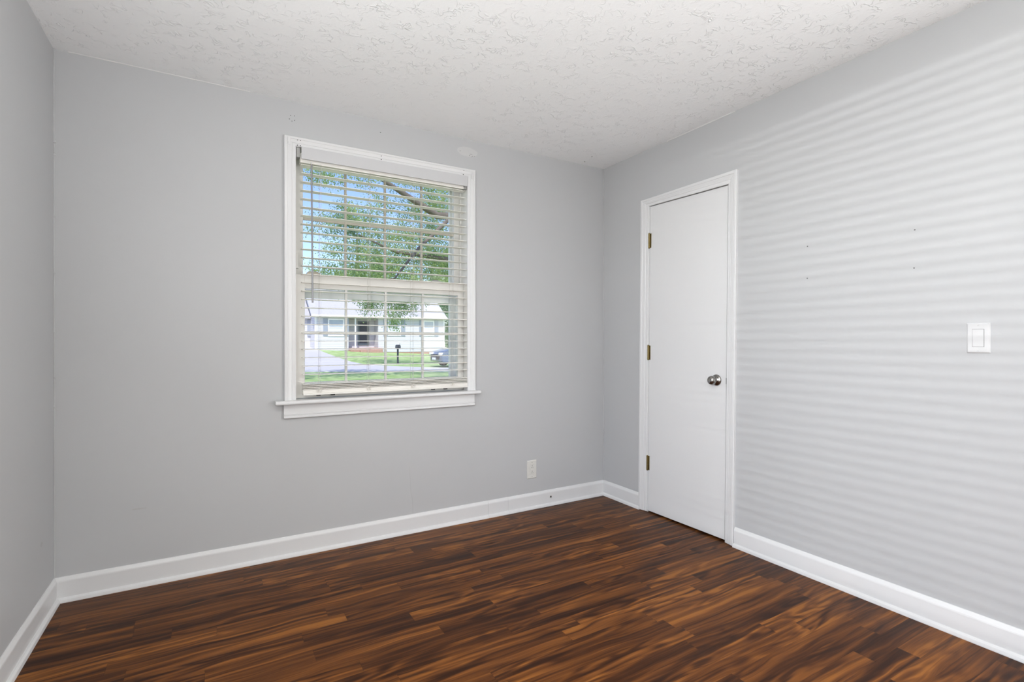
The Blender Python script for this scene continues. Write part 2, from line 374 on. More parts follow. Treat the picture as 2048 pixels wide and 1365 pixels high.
# baseboards with quarter-round shoe: profile (distance from wall, height)
HB = 0.108
PROF = [(0, 0), (0.0262, 0), (0.0262, 0.004), (0.0235, 0.013), (0.0175, 0.0185), (0.0120, 0.020), (0.0120, 0.088), (0.0110, 0.093), (0.0045, 0.1065), (0.0025, HB), (0, HB)]
bm = new_bm(); prism(bm, PROF, lambda u, v, t: Vector((t, -u, v)), -WX, -0.9812)
prism(bm, PROF, lambda u, v, t: Vector((t, -u, v)), -0.9800, -0.8311); prism(bm, PROF, lambda u, v, t: Vector((t, -u, v)), -0.8300, 0)
bb = tag(obj('baseboard_back', bm, 'trim'), 'white baseboard under the window', 'baseboard', kind='structure')
bm = new_bm(); disc(bm, (-0.488, -0.0121, 0.0605), (0, -1, 0), 0.0065, 0.0006, 12, jit=0.1)
obj('cable_hole', bm, 'dark', bb)['label'] = 'small dark hole in the white baseboard'
bm = new_bm()
for c in ((-0.495, 0.0575), (-0.4915, 0.0535), (-0.484, 0.0535)): disc(bm, (c[0], -0.0121, c[1]), (0, -1, 0), 0.0022, 0.0015, 6)
obj('hole_chip', bm, 'grey_metal', bb)
bm = new_bm(); prism(bm, PROF, lambda u, v, t: Vector((-u, t, v)), -0.39, 0)
tag(obj('baseboard_right', bm, 'trim'), 'short white baseboard between corner and door', 'baseboard', kind='structure')
bm = new_bm(); prism(bm, PROF, lambda u, v, t: Vector((-u, t, v)), EY1+0.06, -1.118)
tag(obj('baseboard_right', bm, 'trim'), 'long white baseboard running from the door toward the viewer', 'baseboard', kind='structure')
bm = new_bm(); prism(bm, PROF, lambda u, v, t: Vector((-WX+u, t, v)), YB, 0)
tag(obj('baseboard_left', bm, 'trim'), 'white baseboard along the left wall', 'baseboard', kind='structure')
bm = new_bm(); prism(bm, PROF, lambda u, v, t: Vector((t, YB+u, v)), -WX, 0)
tag(obj('baseboard_front', bm, 'trim'), 'white baseboard behind the viewer', 'baseboard', kind='structure')

# caulk beads in the corners
bm = new_bm(); tube(bm, [(-WX+0.002, -0.002, z) for z in np.linspace(HB, H, 20)], [0.0026+random.uniform(-.0006, .001) for _ in range(20)], 8)
for z, r in ((2.03, .008), (1.975, .007), (1.70, .006), (1.45, .005), (1.19, .006), (0.99, .006), (0.86, .006)):
    bmesh.ops.create_icosphere(bm, subdivisions=1, radius=r, matrix=Matrix.Translation((-WX+0.003, -0.003, z)))
tag(obj('trim_1', bm, 'wall', smooth=True), 'lumpy painted caulk line in the left wall corner', 'caulk line', kind='structure')
bm = new_bm(); tube(bm, [(-0.002, -0.002, HB), (-0.002, -0.002, H)], 0.004, 8)
tag(obj('trim_2', bm, 'wall', smooth=True), 'painted caulk line in the corner by the door', 'caulk line', kind='structure')
bm = new_bm(); tube(bm, [(x, -0.001, H-0.001) for x in np.linspace(-WX+0.05, -2.36, 16)], [0.0024+random.uniform(-.0008, .0006) for _ in range(16)], 6)
tag(obj('trim_3', bm, 'caulk', smooth=True), 'thin unpainted strip along the ceiling at upper left', 'caulk line', kind='structure')
bm = new_bm(); tube(bm, [(-0.001, y, H-0.001) for y in np.linspace(-1.12, -0.62, 8)], [0.003+random.uniform(-.001, .001) for _ in range(8)], 6)
tag(obj('trim_4', bm, 'caulk', smooth=True), 'thin unpainted strip along the ceiling above the door', 'caulk line', kind='structure')

# wall marks
def back_hole(x, z, r=0.003):
    r *= 0.8
    b = new_bm(); disc(b, (x, 0.0, z), (0, -1, 0), r, 0.0005, 8, jit=0.2); obj('nail_hole', b, 'hole', wall_back)
for x, z in ((-2.1676, 2.3601), (-2.1478, 2.3618), (-2.173, 2.340), (-2.1478, 2.3377), (-2.1602, 2.331)): back_hole(x, z, 0.003)
back_hole(-1.6831, 2.3691, 0.0035)
b = new_bm(); disc(b, (-1.126, 0.0, 2.360), (0, -1, 0), 0.05, 0.0007, 20, sx=1.5, sy=0.62, jit=0.06)
obj('spackle_patch', b, 'patch', wall_back)['label'] = 'pale oval spackle patch above the window corner'
for x, z in ((-1.176, 2.3564), (-1.105, 2.348), (-1.094, 2.349), (-1.110, 2.338), (-1.098, 2.333), (-1.088, 2.338), (-1.075, 2.340)):
    b = new_bm(); disc(b, (x, -0.0006, z), (0, -1, 0), 0.0022, 0.0005, 8, jit=0.2); obj('nail_hole', b, 'hole', wall_back)
for y, z in ((-1.521, 1.6173), (-1.5198, 1.46), (-1.9649, 1.6149), (-1.9623, 1.4559)):
    b = new_bm(); disc(b, (0.0, y, z), (-1, 0, 0), 0.0028, 0.0005, 8, jit=0.2); obj('nail_hole', b, 'hole', wall_right)
b = new_bm(); tube(b, [(-1.5105, 0.0, 0.40), (-1.506, 0.0, 0.34), (-1.4997, 0.0, 0.2411), (-1.4904, 0.0, 0.1945), (-1.4873, 0.0, 0.1286), (-1.489, 0, 0.11)], 0.0009, 5)
obj('hairline_crack', b, 'scuff', wall_back)
b = new_bm(); disc(b, (-2.83, 0.0, 0.363), (0, -1, 0), 0.03, 0.0003, 14, sx=1.0, sy=0.14, jit=0.3); obj('scuff_mark', b, 'scuff', wall_back)
b = new_bm(); disc(b, (-WX, -0.18, 0.32), (1, 0, 0), 0.012, 0.0003, 10, sx=1.2, sy=0.8, jit=0.4); obj('scuff_mark', b, 'scuff', wall_left)
for x, y, rr in ((-0.245, -0.165, .004), (-0.225, -0.06, .004)):
    b = new_bm(); disc(b, (x, y, H), (0.0001, 0, -1), rr, 0.0006, 8); obj('nail_hole', b, 'hole', ceil_)

# ------------------------------------------------------------------ casing sweep
CAS = [(0, 0), (0, 0.45), (0.07, 0.58), (0.30, 0.62), (0.36, 0.76), (0.40, 0.72), (0.60, 0.86), (0.70, 0.88), (0.75, 1.0), (0.95, 1.0), (1.0, 0.85), (1.0, 0)]
def casing(fn, a0, a1, z0, zt0, zt1, w0, w1, wt0, wt1, th):
    """fn(a, t, z) maps along-wall, out-of-wall, height; a0/a1 inner edges."""
    b = new_bm(); s = 1 if a1 > a0 else -1
    L = []
    for st in range(4):
        lp = []
        for u, t in CAS:
            if st == 0: lp.append(fn(a0-s*u*w0, t*th, z0))
            if st == 1: lp.append(fn(a0-s*u*w0, t*th, zt0+u*wt0))
            if st == 2: lp.append(fn(a1+s*u*w1, t*th, zt1+u*wt1))
            if st == 3: lp.append(fn(a1+s*u*w1, t*th, z0))
        L.append(lp)
    hull_loops(b, L); return b

# ------------------------------------------------------------------ window
win = thing('window_1', (-1.635, 0, 0.74), 'white double-hung window with small panes and wide casing', 'window', kind='structure')
obj('window_casing', casing(lambda a, t, z: Vector((a, -t, z)), WL, WR, WZ0-0.002, WZ1, WZ1, 0.0584, 0.0535, 0.049, 0.049, 0.018), 'trim', win)
b = new_bm()   # jamb lining (three sides) and stops
box(b, WL-0.018, WL, 0, T+0.02, WZ0-0.02, WZ1+0.018); box(b, WR, WR+0.018, 0, T+0.02, WZ0-0.02, WZ1+0.018); box(b, WL, WR, 0, T+0.02, WZ1, WZ1+0.018)
box(b, WL, WR, 0.03, T+0.05, WZ0-0.035, WZ0-0.004)
for x0, x1 in ((WL, WL+0.010), (WR-0.010, WR)): box(b, x0, x1, 0.088, 0.100, WZ0, WZ1)
obj('window_jamb', b, 'jamb', win)
b = new_bm(); box(b, WL, WR, -0.0185, 0.05, 0.815, WZ0)    # stool
prism(b, [(-0.052, 0.819), (-0.049, 0.8155), (-0.018, 0.815), (-0.018, 0.835), (-0.046, 0.835), (-0.0505, 0.832)], lambda u, v, t: Vector((t, u, v)), -2.2442, -1.0536)
obj('window_stool', b, 'trim', win, smooth=50)
b = new_bm(); prism(b, [(0, 0.815), (-0.0125, 0.815), (-0.0135, 0.765), (-0.0165, 0.762), (-0.0165, 0.757), (-0.0135, 0.7535), (-0.018, 0.749), (-0.019, 0.742), (-0.015, 0.739), (0, 0.739)], lambda u, v, t: Vector((t, u, v)), -2.2027, -1.0805)
obj('window_apron', b, 'trim', win, smooth=30)
def sash(name, yf, yb, z0, z1, rail_b, rail_t, st_l, st_r, hm, xl, xr, mull, parent, m, m2, mw=0.0065):
    b = new_bm(); bv = 0.003
    box(b, xl, xl+st_l, yf, yb, z0, z1, bv); box(b, xr-st_r, xr, yf, yb, z0, z1, bv)
    box(b, xl+st_l-.002, xr-st_r+.002, yf, yb, z0, z0+rail_b, bv); box(b, xl+st_l-.002, xr-st_r+.002, yf, yb, z1-rail_t, z1, bv)
    o = obj(name, b, m, parent)
    yg = (yf+yb)/2+0.004
    b = new_bm(); box(b, xl+st_l-.003, xr-st_r+.003, yg, yg+0.003, z0+rail_b-.003, z1-rail_t+.003)
    obj('glass_pane', b, 'glass', o)['label'] = 'clear glass'
    for x in mull:
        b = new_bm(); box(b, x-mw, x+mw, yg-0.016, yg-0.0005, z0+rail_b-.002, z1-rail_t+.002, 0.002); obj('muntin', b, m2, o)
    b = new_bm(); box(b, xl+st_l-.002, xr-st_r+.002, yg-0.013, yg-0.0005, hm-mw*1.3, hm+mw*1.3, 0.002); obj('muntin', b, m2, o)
    return o
lower = sash('lower_sash', 0.052, 0.086, 0.836, 1.520, 0.087, 0.076, 0.052, 0.040, 1.197, WL+.001, WR-.001, (-1.8660, -1.6360, -1.4030), win, 'sash', 'sash')
upper = sash('upper_sash', 0.102, 0.136, 1.492, 2.196, 0.034, 0.040, 0.050, 0.044, 1.842, WL+.001, WR-.001, (-1.8580, -1.6245, -1.3920), win, 'sash', 'sash_shaded')
b = new_bm()   # exterior storm frame
for x0, x1 in ((WL, WL+0.045), (WR-0.045, WR)): box(b, x0, x1, 0.172, 0.195, WZ0, WZ1)
for z0, z1 in ((1.400, 1.450), (2.15, WZ1), (WZ0-.003, 0.87)): box(b, WL+0.0451, WR-0.0451, 0.172, 0.195, z0, z1)
obj('storm_frame', b, 'storm', win)
for x0, x1, z1, m, lb in ((-2.0767, -2.0056, 1.541, 'lock', 'tan sash lock, left'), (-1.612, -1.572, 1.530, 'lockb', 'small brown sash lock, middle'), (-1.3415, -1.2845, 1.537, 'lockg', 'grey sash lock, right')):
    b = new_bm(); box(b, x0, x1, 0.056, 0.082, 1.5195, z1-0.007, 0.002); box(b, x0+0.008, x1-0.012, 0.060, 0.078, z1-0.008, z1, 0.003)
    obj('sash_lock', b, m, win)['label'] = lb
for x0, x1 in ((-2.031, -1.932), (-1.3517, -1.2473)):
    b = new_bm(); box(b, x0, x0+0.022, 0.036, 0.053, 0.846, 0.858, 0.001); box(b, x1-0.022, x1, 0.036, 0.053, 0.846, 0.858, 0.001); box(b, x0, x1, 0.036, 0.041, 0.8565, 0.868, 0.001)
    obj('sash_lift', b, 'black', win)['label'] = 'black sash lift on the bottom rail'
b = new_bm(); box(b, WL, WL+0.014, 0.028, 0.052, 1.552, 1.632, 0.002); box(b, WL, WL+0.018, 0.024, 0.05, 1.548, 1.556, 0.001); obj('jamb_clip', b, 'ivory', win)
for x, z in ((-2.1352, 2.2293), (-2.1203, 2.2296), (-2.1353, 2.2026), (-2.1203, 2.2028), (-1.6824, 2.2265), (-1.6824, 2.2062), (-1.157, 2.231), (-1.1605, 2.2051)):
    b = new_bm(); disc(b, (x, -0.0125, z), (0, -1, 0), 0.0023, 0.004, 8); obj('screw_hole', b, 'dark', win)
def hook(x, z, lb):
    t = thing('curtain_hook', (x, -0.018, z), lb, 'curtain hook', 'old curtain hooks on the window casing')
    b = new_bm(); box(b, x-0.006, x+0.006, -0.0195, -0.0175, z-0.022, z+0.022, 0.0006); obj('plate', b, 'trim', t)
    b = new_bm(); tube(b, [(x-0.006, -0.019, z+0.016), (x-0.007, -0.026, z+0.014), (x-0.007, -0.026, z-0.01), (x-0.007, -0.021, z-0.016)], 0.0018, 6); obj('prong', b, 'trim', t)
hook(-2.176, 2.219, 'white painted hook on the left top corner of the window casing')
hook(-1.098, 2.205, 'white painted hook on the right top corner of the window casing')

# ------------------------------------------------------------------ blind
def make_blind(origin, label, n, top, pitch, xl, xr, yf, yb, full=True):
    t = thing('window_blind', (0, 0, 0), label, 'blind')
    b = new_bm()                                             # slat with a slight crown
    k = 6; up, dn = [], []
    for i in range(k+1):
        f = i/k; y = yf+(yb-yf)*f; c = 0.0022*(1-(2*f-1)**2)
        up.append((y, top+c+0.0014)); dn.append((y, top+c-0.0014))
    prism(b, up+dn[::-1], lambda u, v, tt: Vector((tt, u, v)), xl, xr)
    s0 = obj('slat', b, 'slat', t, smooth=30); parts = [s0]
    for i in range(1, n):
        parts.append(copy_part(s0, t, (0.010*i/n, 0, -pitch*i)))
    return t, s0
SL_L, SL_R, SY0, SY1 = -2.1165, -1.1375, -0.004, 0.044
blind, s0 = make_blind(None, 'white two-inch slatted blind lowered in the window frame', 26, 2.1075, 0.04556, SL_L, SL_R, SY0, SY1)
for i, z in enumerate((0.9155, 0.9070, 0.8985, 0.8900)):             # slats stacked on the bottom rail
    copy_part(s0, blind, (0.010, -0.003*i, z-2.1075))
b = new_bm(); box(b, -2.1065, -1.1275, -0.007, 0.040, 0.8572, 0.8860, 0.002); box(b, -2.1065, -1.1275, -0.0155, 0.0, 0.8570, 0.8665, 0.002)
obj('bottom_rail', b, 'slat', blind, smooth=40)
b = new_bm(); box(b, -2.119, -1.150, 0.002, 0.046, 2.120, 2.170, 0.002); box(b, -2.119, -1.150, -0.001, 0.004, 2.118, 2.128, 0.001)
obj('headrail', b, 'slat', blind)
b = new_bm(); box(b, -2.1155, -1.1325, -0.0195, -0.0125, 2.1335, 2.1985, 0.0015)
obj('valance', b, 'valance', blind)['label'] = 'flat grey-white valance board'
b = new_bm(); box(b, -2.139, -2.121, -0.006, 0.045, 2.142, 2.194, 0.001); obj('mounting_bracket', b, 'grey_metal', blind)
b = new_bm(); box(b, -1.149, -1.131, 0.0, 0.045, 2.118, 2.175, 0.001); obj('mounting_bracket', b, 'grey_metal', blind)
for x in (-2.018, -1.7485, -1.4865, -1.2300):
    b = new_bm()
    for y, dx in ((SY0-0.0018, 0.0), (SY1+0.0018, 0.004)):
        tube(b, [(x+dx, y, 2.121), (x+dx-0.006, y, 0.925)], 0.0008, 5)
    tube(b, [(x+0.006, SY0-0.004, 2.121), (x+0.001, SY0-0.004, 0.91)], 0.0007, 5)
    for i in range(26): tube(b, [(x, SY0, 2.104-0.04556*i), (x, SY1, 2.104-0.04556*i)], 0.0006, 4)
    obj('ladder_cord', b, 'cord', blind)
    b = new_bm(); pts = []
    for q in range(40):
        a = q*0.9; pts.append((x-0.004+0.010*math.cos(a)+0.006*random.uniform(-1, 1), -0.016-0.002*math.sin(a*1.7), 0.882+0.010*math.sin(a)+0.004*random.uniform(-1, 1)))
    tube(b, pts, 0.0008, 4); obj('cord_knot', b, 'slat', blind)
b = new_bm(); tube(b, [(-2.0655, -0.024, 2.108), (-2.0610, -0.027, 1.360)], 0.0048, 6); wand = obj('tilt_wand', b, 'wand', blind); wand['label'] = 'grey tilt wand'
b = new_bm(); tube(b, [(-2.0655, 0.0, 2.121), (-2.0655, -0.021, 2.119), (-2.0655, -0.024, 2.106)], 0.0022, 6); obj('wand_hook', b, 'plastic', wand)

# ------------------------------------------------------------------ second window (left wall, not in view) with its blind
win2 = thing('window_2', (-WX, (LY0+LY1)/2, LZ0), 'white window in the left wall', 'window', kind='structure')
obj('window_casing', casing(lambda a, t, z: Vector((-WX+t, a, z)), LY0, LY1, LZ0, LZ1, LZ1, 0.057, 0.057, 0.05, 0.05, 0.018), 'trim', win2)
b = new_bm(); x0, x1 = -WX-0.10, -WX-0.065
for y0, y1 in ((LY0, LY0+0.05), (-2.525, -2.475), (LY1-0.05, LY1)): box(b, x0, x1, y0, y1, LZ0, LZ1)
for z0, z1 in ((LZ0, LZ0+0.06), (LZ1-0.05, LZ1)): box(b, x0, x1, LY0+.05, LY1-.05, z0, z1)
s2 = obj('sash_frame', b, 'sash', win2)
b = new_bm(); box(b, -WX-0.086, -WX-0.083, LY0+.05, LY1-.05, LZ0+.05, LZ1-.05); obj('glass_pane', b, 'glass', s2)
blind2 = thing('window_blind', (0, 0, 0), 'white slatted blind in the left wall window', 'blind')
b = new_bm(); hull_loops(b, [[Vector((-WX-0.053, y, LZ1-0.055)), Vector((-WX-0.008, y, LZ1-0.071)), Vector((-WX-0.008, y, LZ1-0.068)), Vector((-WX-0.053, y, LZ1-0.052))] for y in (LY0+0.012, LY1-0.012)]); q0 = obj('slat', b, 'slat', blind2)
for i in range(1, 43): copy_part(q0, blind2, (0, 0, -0.0456*i))
b = new_bm(); box(b, -WX-0.055, -WX-0.006, LY0+0.012, LY1-0.012, LZ1-0.048, LZ1-0.004); obj('headrail', b, 'slat', blind2)
b = new_bm(); box(b, -WX-0.055, -WX-0.006, LY0+0.012, LY1-0.012, LZ0+0.02, LZ0+0.05); obj('bottom_rail', b, 'slat', blind2)

# ------------------------------------------------------------------ door
door = thing('door_1', (0, (DY0+DY1)/2, 0), 'plain white closet door with round nickel knob', 'door', kind='structure')
# inner edges of the casing: y decreases toward the viewer
obj('door_casing', casing(lambda a, t, z: Vector((-t, a, z)), -0.4580, -1.0690, 0.003, 2.0540, 2.0400, 0.0675, 0.0582, 0.0495, 0.0660, 0.018), 'trim', door, shear=True)
b = new_bm()
box(b, 0.0, 0.115, DY0-0.006, DY0+0.016, 0, DZ+0.02); box(b, 0.0, 0.115, DY1-0.016, DY1+0.004, 0, DZ+0.02)
prism(b, [(-0.4495, 2.0560), (-0.4495, 2.075), (-1.0925, 2.075), (-1.0925, 2.0420)], lambda u, v, t: Vector((t, u, v)), 0.0, 0.115)
box(b, 0.040, 0.052, DY0-0.018, DY0-0.005, 0, DZ); box(b, 0.040, 0.052, DY1+0.003, DY1+0.016, 0, DZ)
obj('door_jamb', b, 'trim', door, shear=True)
b = new_bm()
prism(b, [(-0.4640, 0.009), (-0.4640, 2.0495), (-1.0605, 2.0357), (-1.0605, 0.012)], lambda u, v, t: Vector((t, u, v)), 0.001, 0.036)
slab = obj('door_panel', b, 'door', door, shear=True)
for zc in (1.8225, 1.073, 0.33):
    b = new_bm()
    for i in range(5):
        lathe(b, [(0, 0.0062), (0.0005, 0.0066), (0.0185, 0.0066), (0.019, 0.0062)], (-0.0045, -0.4600, zc-0.048+i*0.0192), (0, 0, 1), 14)
    lathe(b, [(-0.003, 0.003), (0, 0.0058), (0.001, 0.0062)], (-0.0045, -0.4600, zc-0.049), (0, 0, 1), 14); lathe(b, [(0, 0.0062), (0.001, 0.0058), (0.004, 0.003)], (-0.0045, -0.4600, zc+0.048), (0, 0, 1), 14)
    box(b, -0.0012, 0.0022, -0.475, -0.4600, zc-0.048, zc+0.047, 0.0004)
    obj('hinge', b, 'brass', door, smooth=30, shear=True)['label'] = 'old brass hinge'
ky, kz = -1.0032+0.0085, 0.9236
b = new_bm(); lathe(b, [(0.0, 0.033), (-0.003, 0.0325), (-0.006, 0.030), (-0.010, 0.022), (-0.012, 0.0145), (-0.017, 0.0120), (-0.022, 0.0115)], (0.001, ky, kz), (1, 0, 0), 40)
kn = obj('door_knob', b, 'nickel', door, smooth=50); kn['label'] = 'round satin nickel knob'
b = new_bm(); prof = [(-0.020, 0.0115), (-0.0235, 0.015)]
for i in range(1, 16):
    a = PI*i/16; prof.append((-0.042+0.0205*math.cos(a), 0.0262*math.sin(a)**0.8))
prof += [(-0.0622, 0.008), (-0.0625, 0.0)]
lathe(b, prof[:2]+[p for p in prof[2:] if p[1] > 0.012 or p[0] < -0.05], (0.001, ky, kz), (1, 0, 0), 40)
obj('knob_ball', b, 'nickel', kn, smooth=50)
b = new_bm(); box(b, -0.0004, 0.030, -1.0640, -1.0600, 0.905, 0.940, 0.0003); obj('latch_plate', b, 'black', door, shear=True)

# ------------------------------------------------------------------ switch and outlet
sw = thing('light_switch', (0, -2.1705, 1.163), 'white rocker light switch on the right wall near the right edge', 'light switch')
def plate_prof(b, fn, w, h, th, be):
    L = []
    for d, t in ((0, 0), (0, th*0.35), (be, th)):
        L.append([fn(sx*(w/2-d), t, sy*(h/2-d)) for sx, sy in ((-1, -1), (1, -1), (1, 1), (-1, 1))])
    hull_loops(b, L)
fs = lambda a, t, z: Vector((-t, -2.1705-a, 1.163+z))
b = new_bm(); plate_prof(b, fs, 0.070, 0.1145, 0.0055, 0.004); obj('cover_plate', b, 'plastic', sw)
b = new_bm(); prism(b, [(-0.0178, -0.0345), (0.0178, -0.0345), (0.0178, 0.0345), (-0.0178, 0.0345)], lambda u, v, t: fs(u, t, v), 0.0050, 0.00575); obj('switch_slot', b, 'gap', sw)
b = new_bm(); L = [[fs(x, t, z) for x, z in ((-0.0166, -0.0332), (0.0166, -0.0332), (0.0166, 0.0332), (-0.0166, 0.0332))] for t in (0.005,)]
L.append([fs(-0.0164, 0.0068, -0.033), fs(0.0164, 0.0068, -0.033), fs(0.0164, 0.0082, 0.033), fs(-0.0164, 0.0082, 0.033)])
hull_loops(b, L); obj('rocker', b, 'plastic', sw)
for z, an in ((0.0485, 0.5), (-0.0485, -0.6)):
    b = new_bm(); lathe(b, [(0.0, 0.0030), (0.0008, 0.0026)], fs(0, 0.0053, z), (-1, 0, 0), 14); sc = obj('screw', b, 'plastic', sw)
    b = new_bm(); c, s = math.cos(an), math.sin(an)
    prism(b, [(-0.0024*c+.0004*s, -0.0024*s-.0004*c), (0.0024*c+.0004*s, 0.0024*s-.0004*c), (0.0024*c-.0004*s, 0.0024*s+.0004*c), (-0.0024*c-.0004*s, -0.0024*s+.0004*c)], lambda u, v, t: fs(u, t, z+v), 0.0058, 0.0064); obj('screw_slot', b, 'grey_metal', sc)

ou = thing('wall_outlet', (-0.640, 0, 0.269), 'ivory square-faced duplex outlet low on the back wall', 'outlet')
fo = lambda a, t, z: Vector((-0.640+a, -t, 0.269+z))
b = new_bm(); plate_prof(b, fo, 0.0765, 0.1245, 0.006, 0.004); obj('cover_plate', b, 'ivory', ou)
b = new_bm(); prism(b, [(-0.0172, -0.0342), (0.0172, -0.0342), (0.0172, 0.0342), (-0.0172, 0.0342)], lambda u, v, t: fo(u, t, v), 0.0050, 0.0062); obj('receptacle_gap', b, 'grey_metal', ou)
b = new_bm(); box(b, -0.640-0.0164, -0.640+0.0164, -0.0074, -0.004, 0.269-0.0334, 0.269+0.0334, 0.0008); rc = obj('receptacle', b, 'ivory', ou)
for zc in (0.0155, -0.0215):
    for dx, w, h, dz in ((-0.0063, 0.0009, 0.0036, -0.0015), (0.0063, 0.0009, 0.0046, -0.0015)):
        b = new_bm(); prism(b, [(dx-w, zc+dz-h), (dx+w, zc+dz-h), (dx+w, zc+dz+h), (dx-w, zc+dz+h)], lambda u, v, t: fo(u, t, v), 0.0070, 0.0078); obj('outlet_slot', b, 'dark', rc)
    b = new_bm(); lathe(b, [(0.0, 0.0026), (0.0006, 0.0026)], fo(0, 0.0072, zc+0.0100), (0, -1, 0), 12); obj('ground_hole', b, 'dark', rc)
for z in (0.0485, -0.0485):
    b = new_bm(); lathe(b, [(0.0, 0.0030), (0.0008, 0.0026)], fo(0, 0.0058, z), (0, -1, 0), 14); obj('screw', b, 'grey_metal', ou)

# ------------------------------------------------------------------ ceiling lamp (just above the frame)
lx, ly = -2.15, -2.25
lamp = thing('ceiling_light', (lx, ly, H), 'round flush ceiling light with a white glass dome', 'ceiling light')
b = new_bm(); lathe(b, [(0, 0.17), (-0.004, 0.172), (-0.018, 0.170), (-0.020, 0.162)], (lx, ly, H), (0, 0, 1), 48); obj('base', b, 'nickel', lamp, smooth=30)
b = new_bm(); lathe(b, [(-0.019, 0.160)]+[(-0.02-0.085*math.sin(a), 0.158*math.cos(a)) for a in np.linspace(0.05, PI/2, 12)], (lx, ly, H), (0, 0, 1), 48); obj('glass_dome', b, 'lamp_glass', lamp, smooth=60)
b = new_bm(); lathe(b, [(-0.104, 0.006), (-0.110, 0.010), (-0.120, 0.007), (-0.124, 0.002)], (lx, ly, H), (0, 0, 1), 16); obj('finial', b, 'nickel', lamp, smooth=50)

# ================================================================== outdoors
def at(u, v, Y):
    q = fwd*F_PX + R_*(u-1024) - U_*(v-682.5); return CAM + q*((Y-CAM.y)/q.y)
def gz(x, y):
    t = min(max((y-29)/10, 0), 1.15)
    return -0.35 + t*(0.78-0.048*(min(max(x, 0), 16)-4.2))
def ground(name, poly, dz, m, label, cat):
    b = new_bm(); b.faces.new([b.verts.new((x, y, 0)) for x, y in poly])
    for k in range(-20, 31):
        bmesh.ops.bisect_plane(b, geom=b.verts[:]+b.edges[:]+b.faces[:], plane_co=(k*2.0, 0, 0), plane_no=(1, 0, 0))
    for k in range(0, 40):
        bmesh.ops.bisect_plane(b, geom=b.verts[:]+b.edges[:]+b.faces[:], plane_co=(0, 1+k*2.0, 0), plane_no=(0, 1, 0))
    bmesh.ops.triangulate(b, faces=b.faces[:])
    for v in b.verts: v.co.z = gz(v.co.x, v.co.y)+dz
    top = b.faces[:]
    e = bmesh.ops.extrude_face_region(b, geom=top)
    for v in [q for q in e['geom'] if isinstance(q, bmesh.types.BMVert)]: v.co.z -= 0.25
    return tag(obj(name, b, m), label, cat, kind='structure')
ground('lawn', [(-40, 0.4), (60, 0.4), (60, 75), (-40, 75)], 0.0, 'grass', 'green lawn across the street outside the window', 'lawn')
ground('street', [(-40, 37), (-6, 25.6), (2.0, 22.6), (5.0, 20.9), (7.4, 19.8), (14, 17.6), (40, 9), (40, 12.5), (14, 19.9), (8.6, 22.6), (6.6, 25.6), (5.5, 29.0), (5.0, 31), (-6, 33.5), (-40, 45)], 0.02, 'concrete', 'pale concrete street outside the window', 'street')
ground('driveway', [(-7, 33.5), (5.05, 30.6), (4.75, 33), (4.35, 39.4), (4.35, 41), (-7, 41)], 0.035, 'concrete', 'pale driveway leading up to the neighbouring house', 'driveway')

# neighbouring house, front facing us
FY = 39.0; EZ = 3.05
hs = thing('house', (9.7, FY, 0.1), 'white sided house with pale gabled roof across the street', 'house')
HX0, HX1 = 4.17, 15.05
b = new_bm()
box(b, HX0, 6.75, FY, FY+8.4, 0.35, EZ); box(b, 9.15, HX1, FY, FY+8.4, 0.20, EZ); box(b, 6.75, 9.15, FY+1.3, FY+8.4, 0.35, EZ)
hull_loops(b, [[Vector((x, FY, EZ)), Vector((x, FY+8.4, EZ)), Vector((x, FY+4.2, 5.75))] for x in (HX0, HX1)])
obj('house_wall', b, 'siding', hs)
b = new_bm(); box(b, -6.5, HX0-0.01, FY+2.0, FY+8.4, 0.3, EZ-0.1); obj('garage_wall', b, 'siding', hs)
b = new_bm(); q = at(619, 650, FY+1.95); box(b, q.x-0.16, q.x+0.16, FY+1.9, FY+2.01, 1.5, 2.85, 0.01); obj('shutter', b, 'shutter', hs)
b = new_bm(); box(b, HX0+.02, HX1-.02, FY+0.03, FY+8.3, -0.6, 0.36); obj('foundation', b, 'brick', hs)
b = new_bm()
hull_loops(b, [[Vector((x, FY-0.35, EZ-0.02)), Vector((x, FY-0.35, EZ+0.10)), Vector((x, FY+4.2, 5.98)), Vector((x, FY+8.75, EZ+0.10)), Vector((x, FY+8.75, EZ-0.02)), Vector((x, FY+4.2, 5.84))] for x in (HX0-0.3, HX1+0.12)])
obj('roof', b, 'roof', hs)
b = new_bm(); hull_loops(b, [[Vector((x, FY+1.6, EZ-0.12)), Vector((x, FY+1.6, EZ)), Vector((x, FY+5.0, 5.0)), Vector((x, FY+8.7, EZ)), Vector((x, FY+8.7, EZ-0.12)), Vector((x, FY+5, 4.88))] for x in (-6.9, HX0-0.05)]); obj('garage_roof', b, 'roof', hs)
b = new_bm(); box(b, HX0-0.3, HX1+0.12, FY-0.45, FY-0.33, EZ-0.06, EZ+0.12, 0.02); obj('gutter', b, 'house_trim', hs)
b = new_bm(); box(b, HX0-0.3, HX1+0.12, FY-0.36, FY+0.02, EZ-0.07, EZ-0.03); obj('soffit', b, 'house_trim', hs)
for x in (HX0, HX1-0.14): b = new_bm(); box(b, x, x+0.14, FY-0.03, FY+0.01, 0.35, EZ-.05); obj('corner_board', b, 'house_trim', hs)
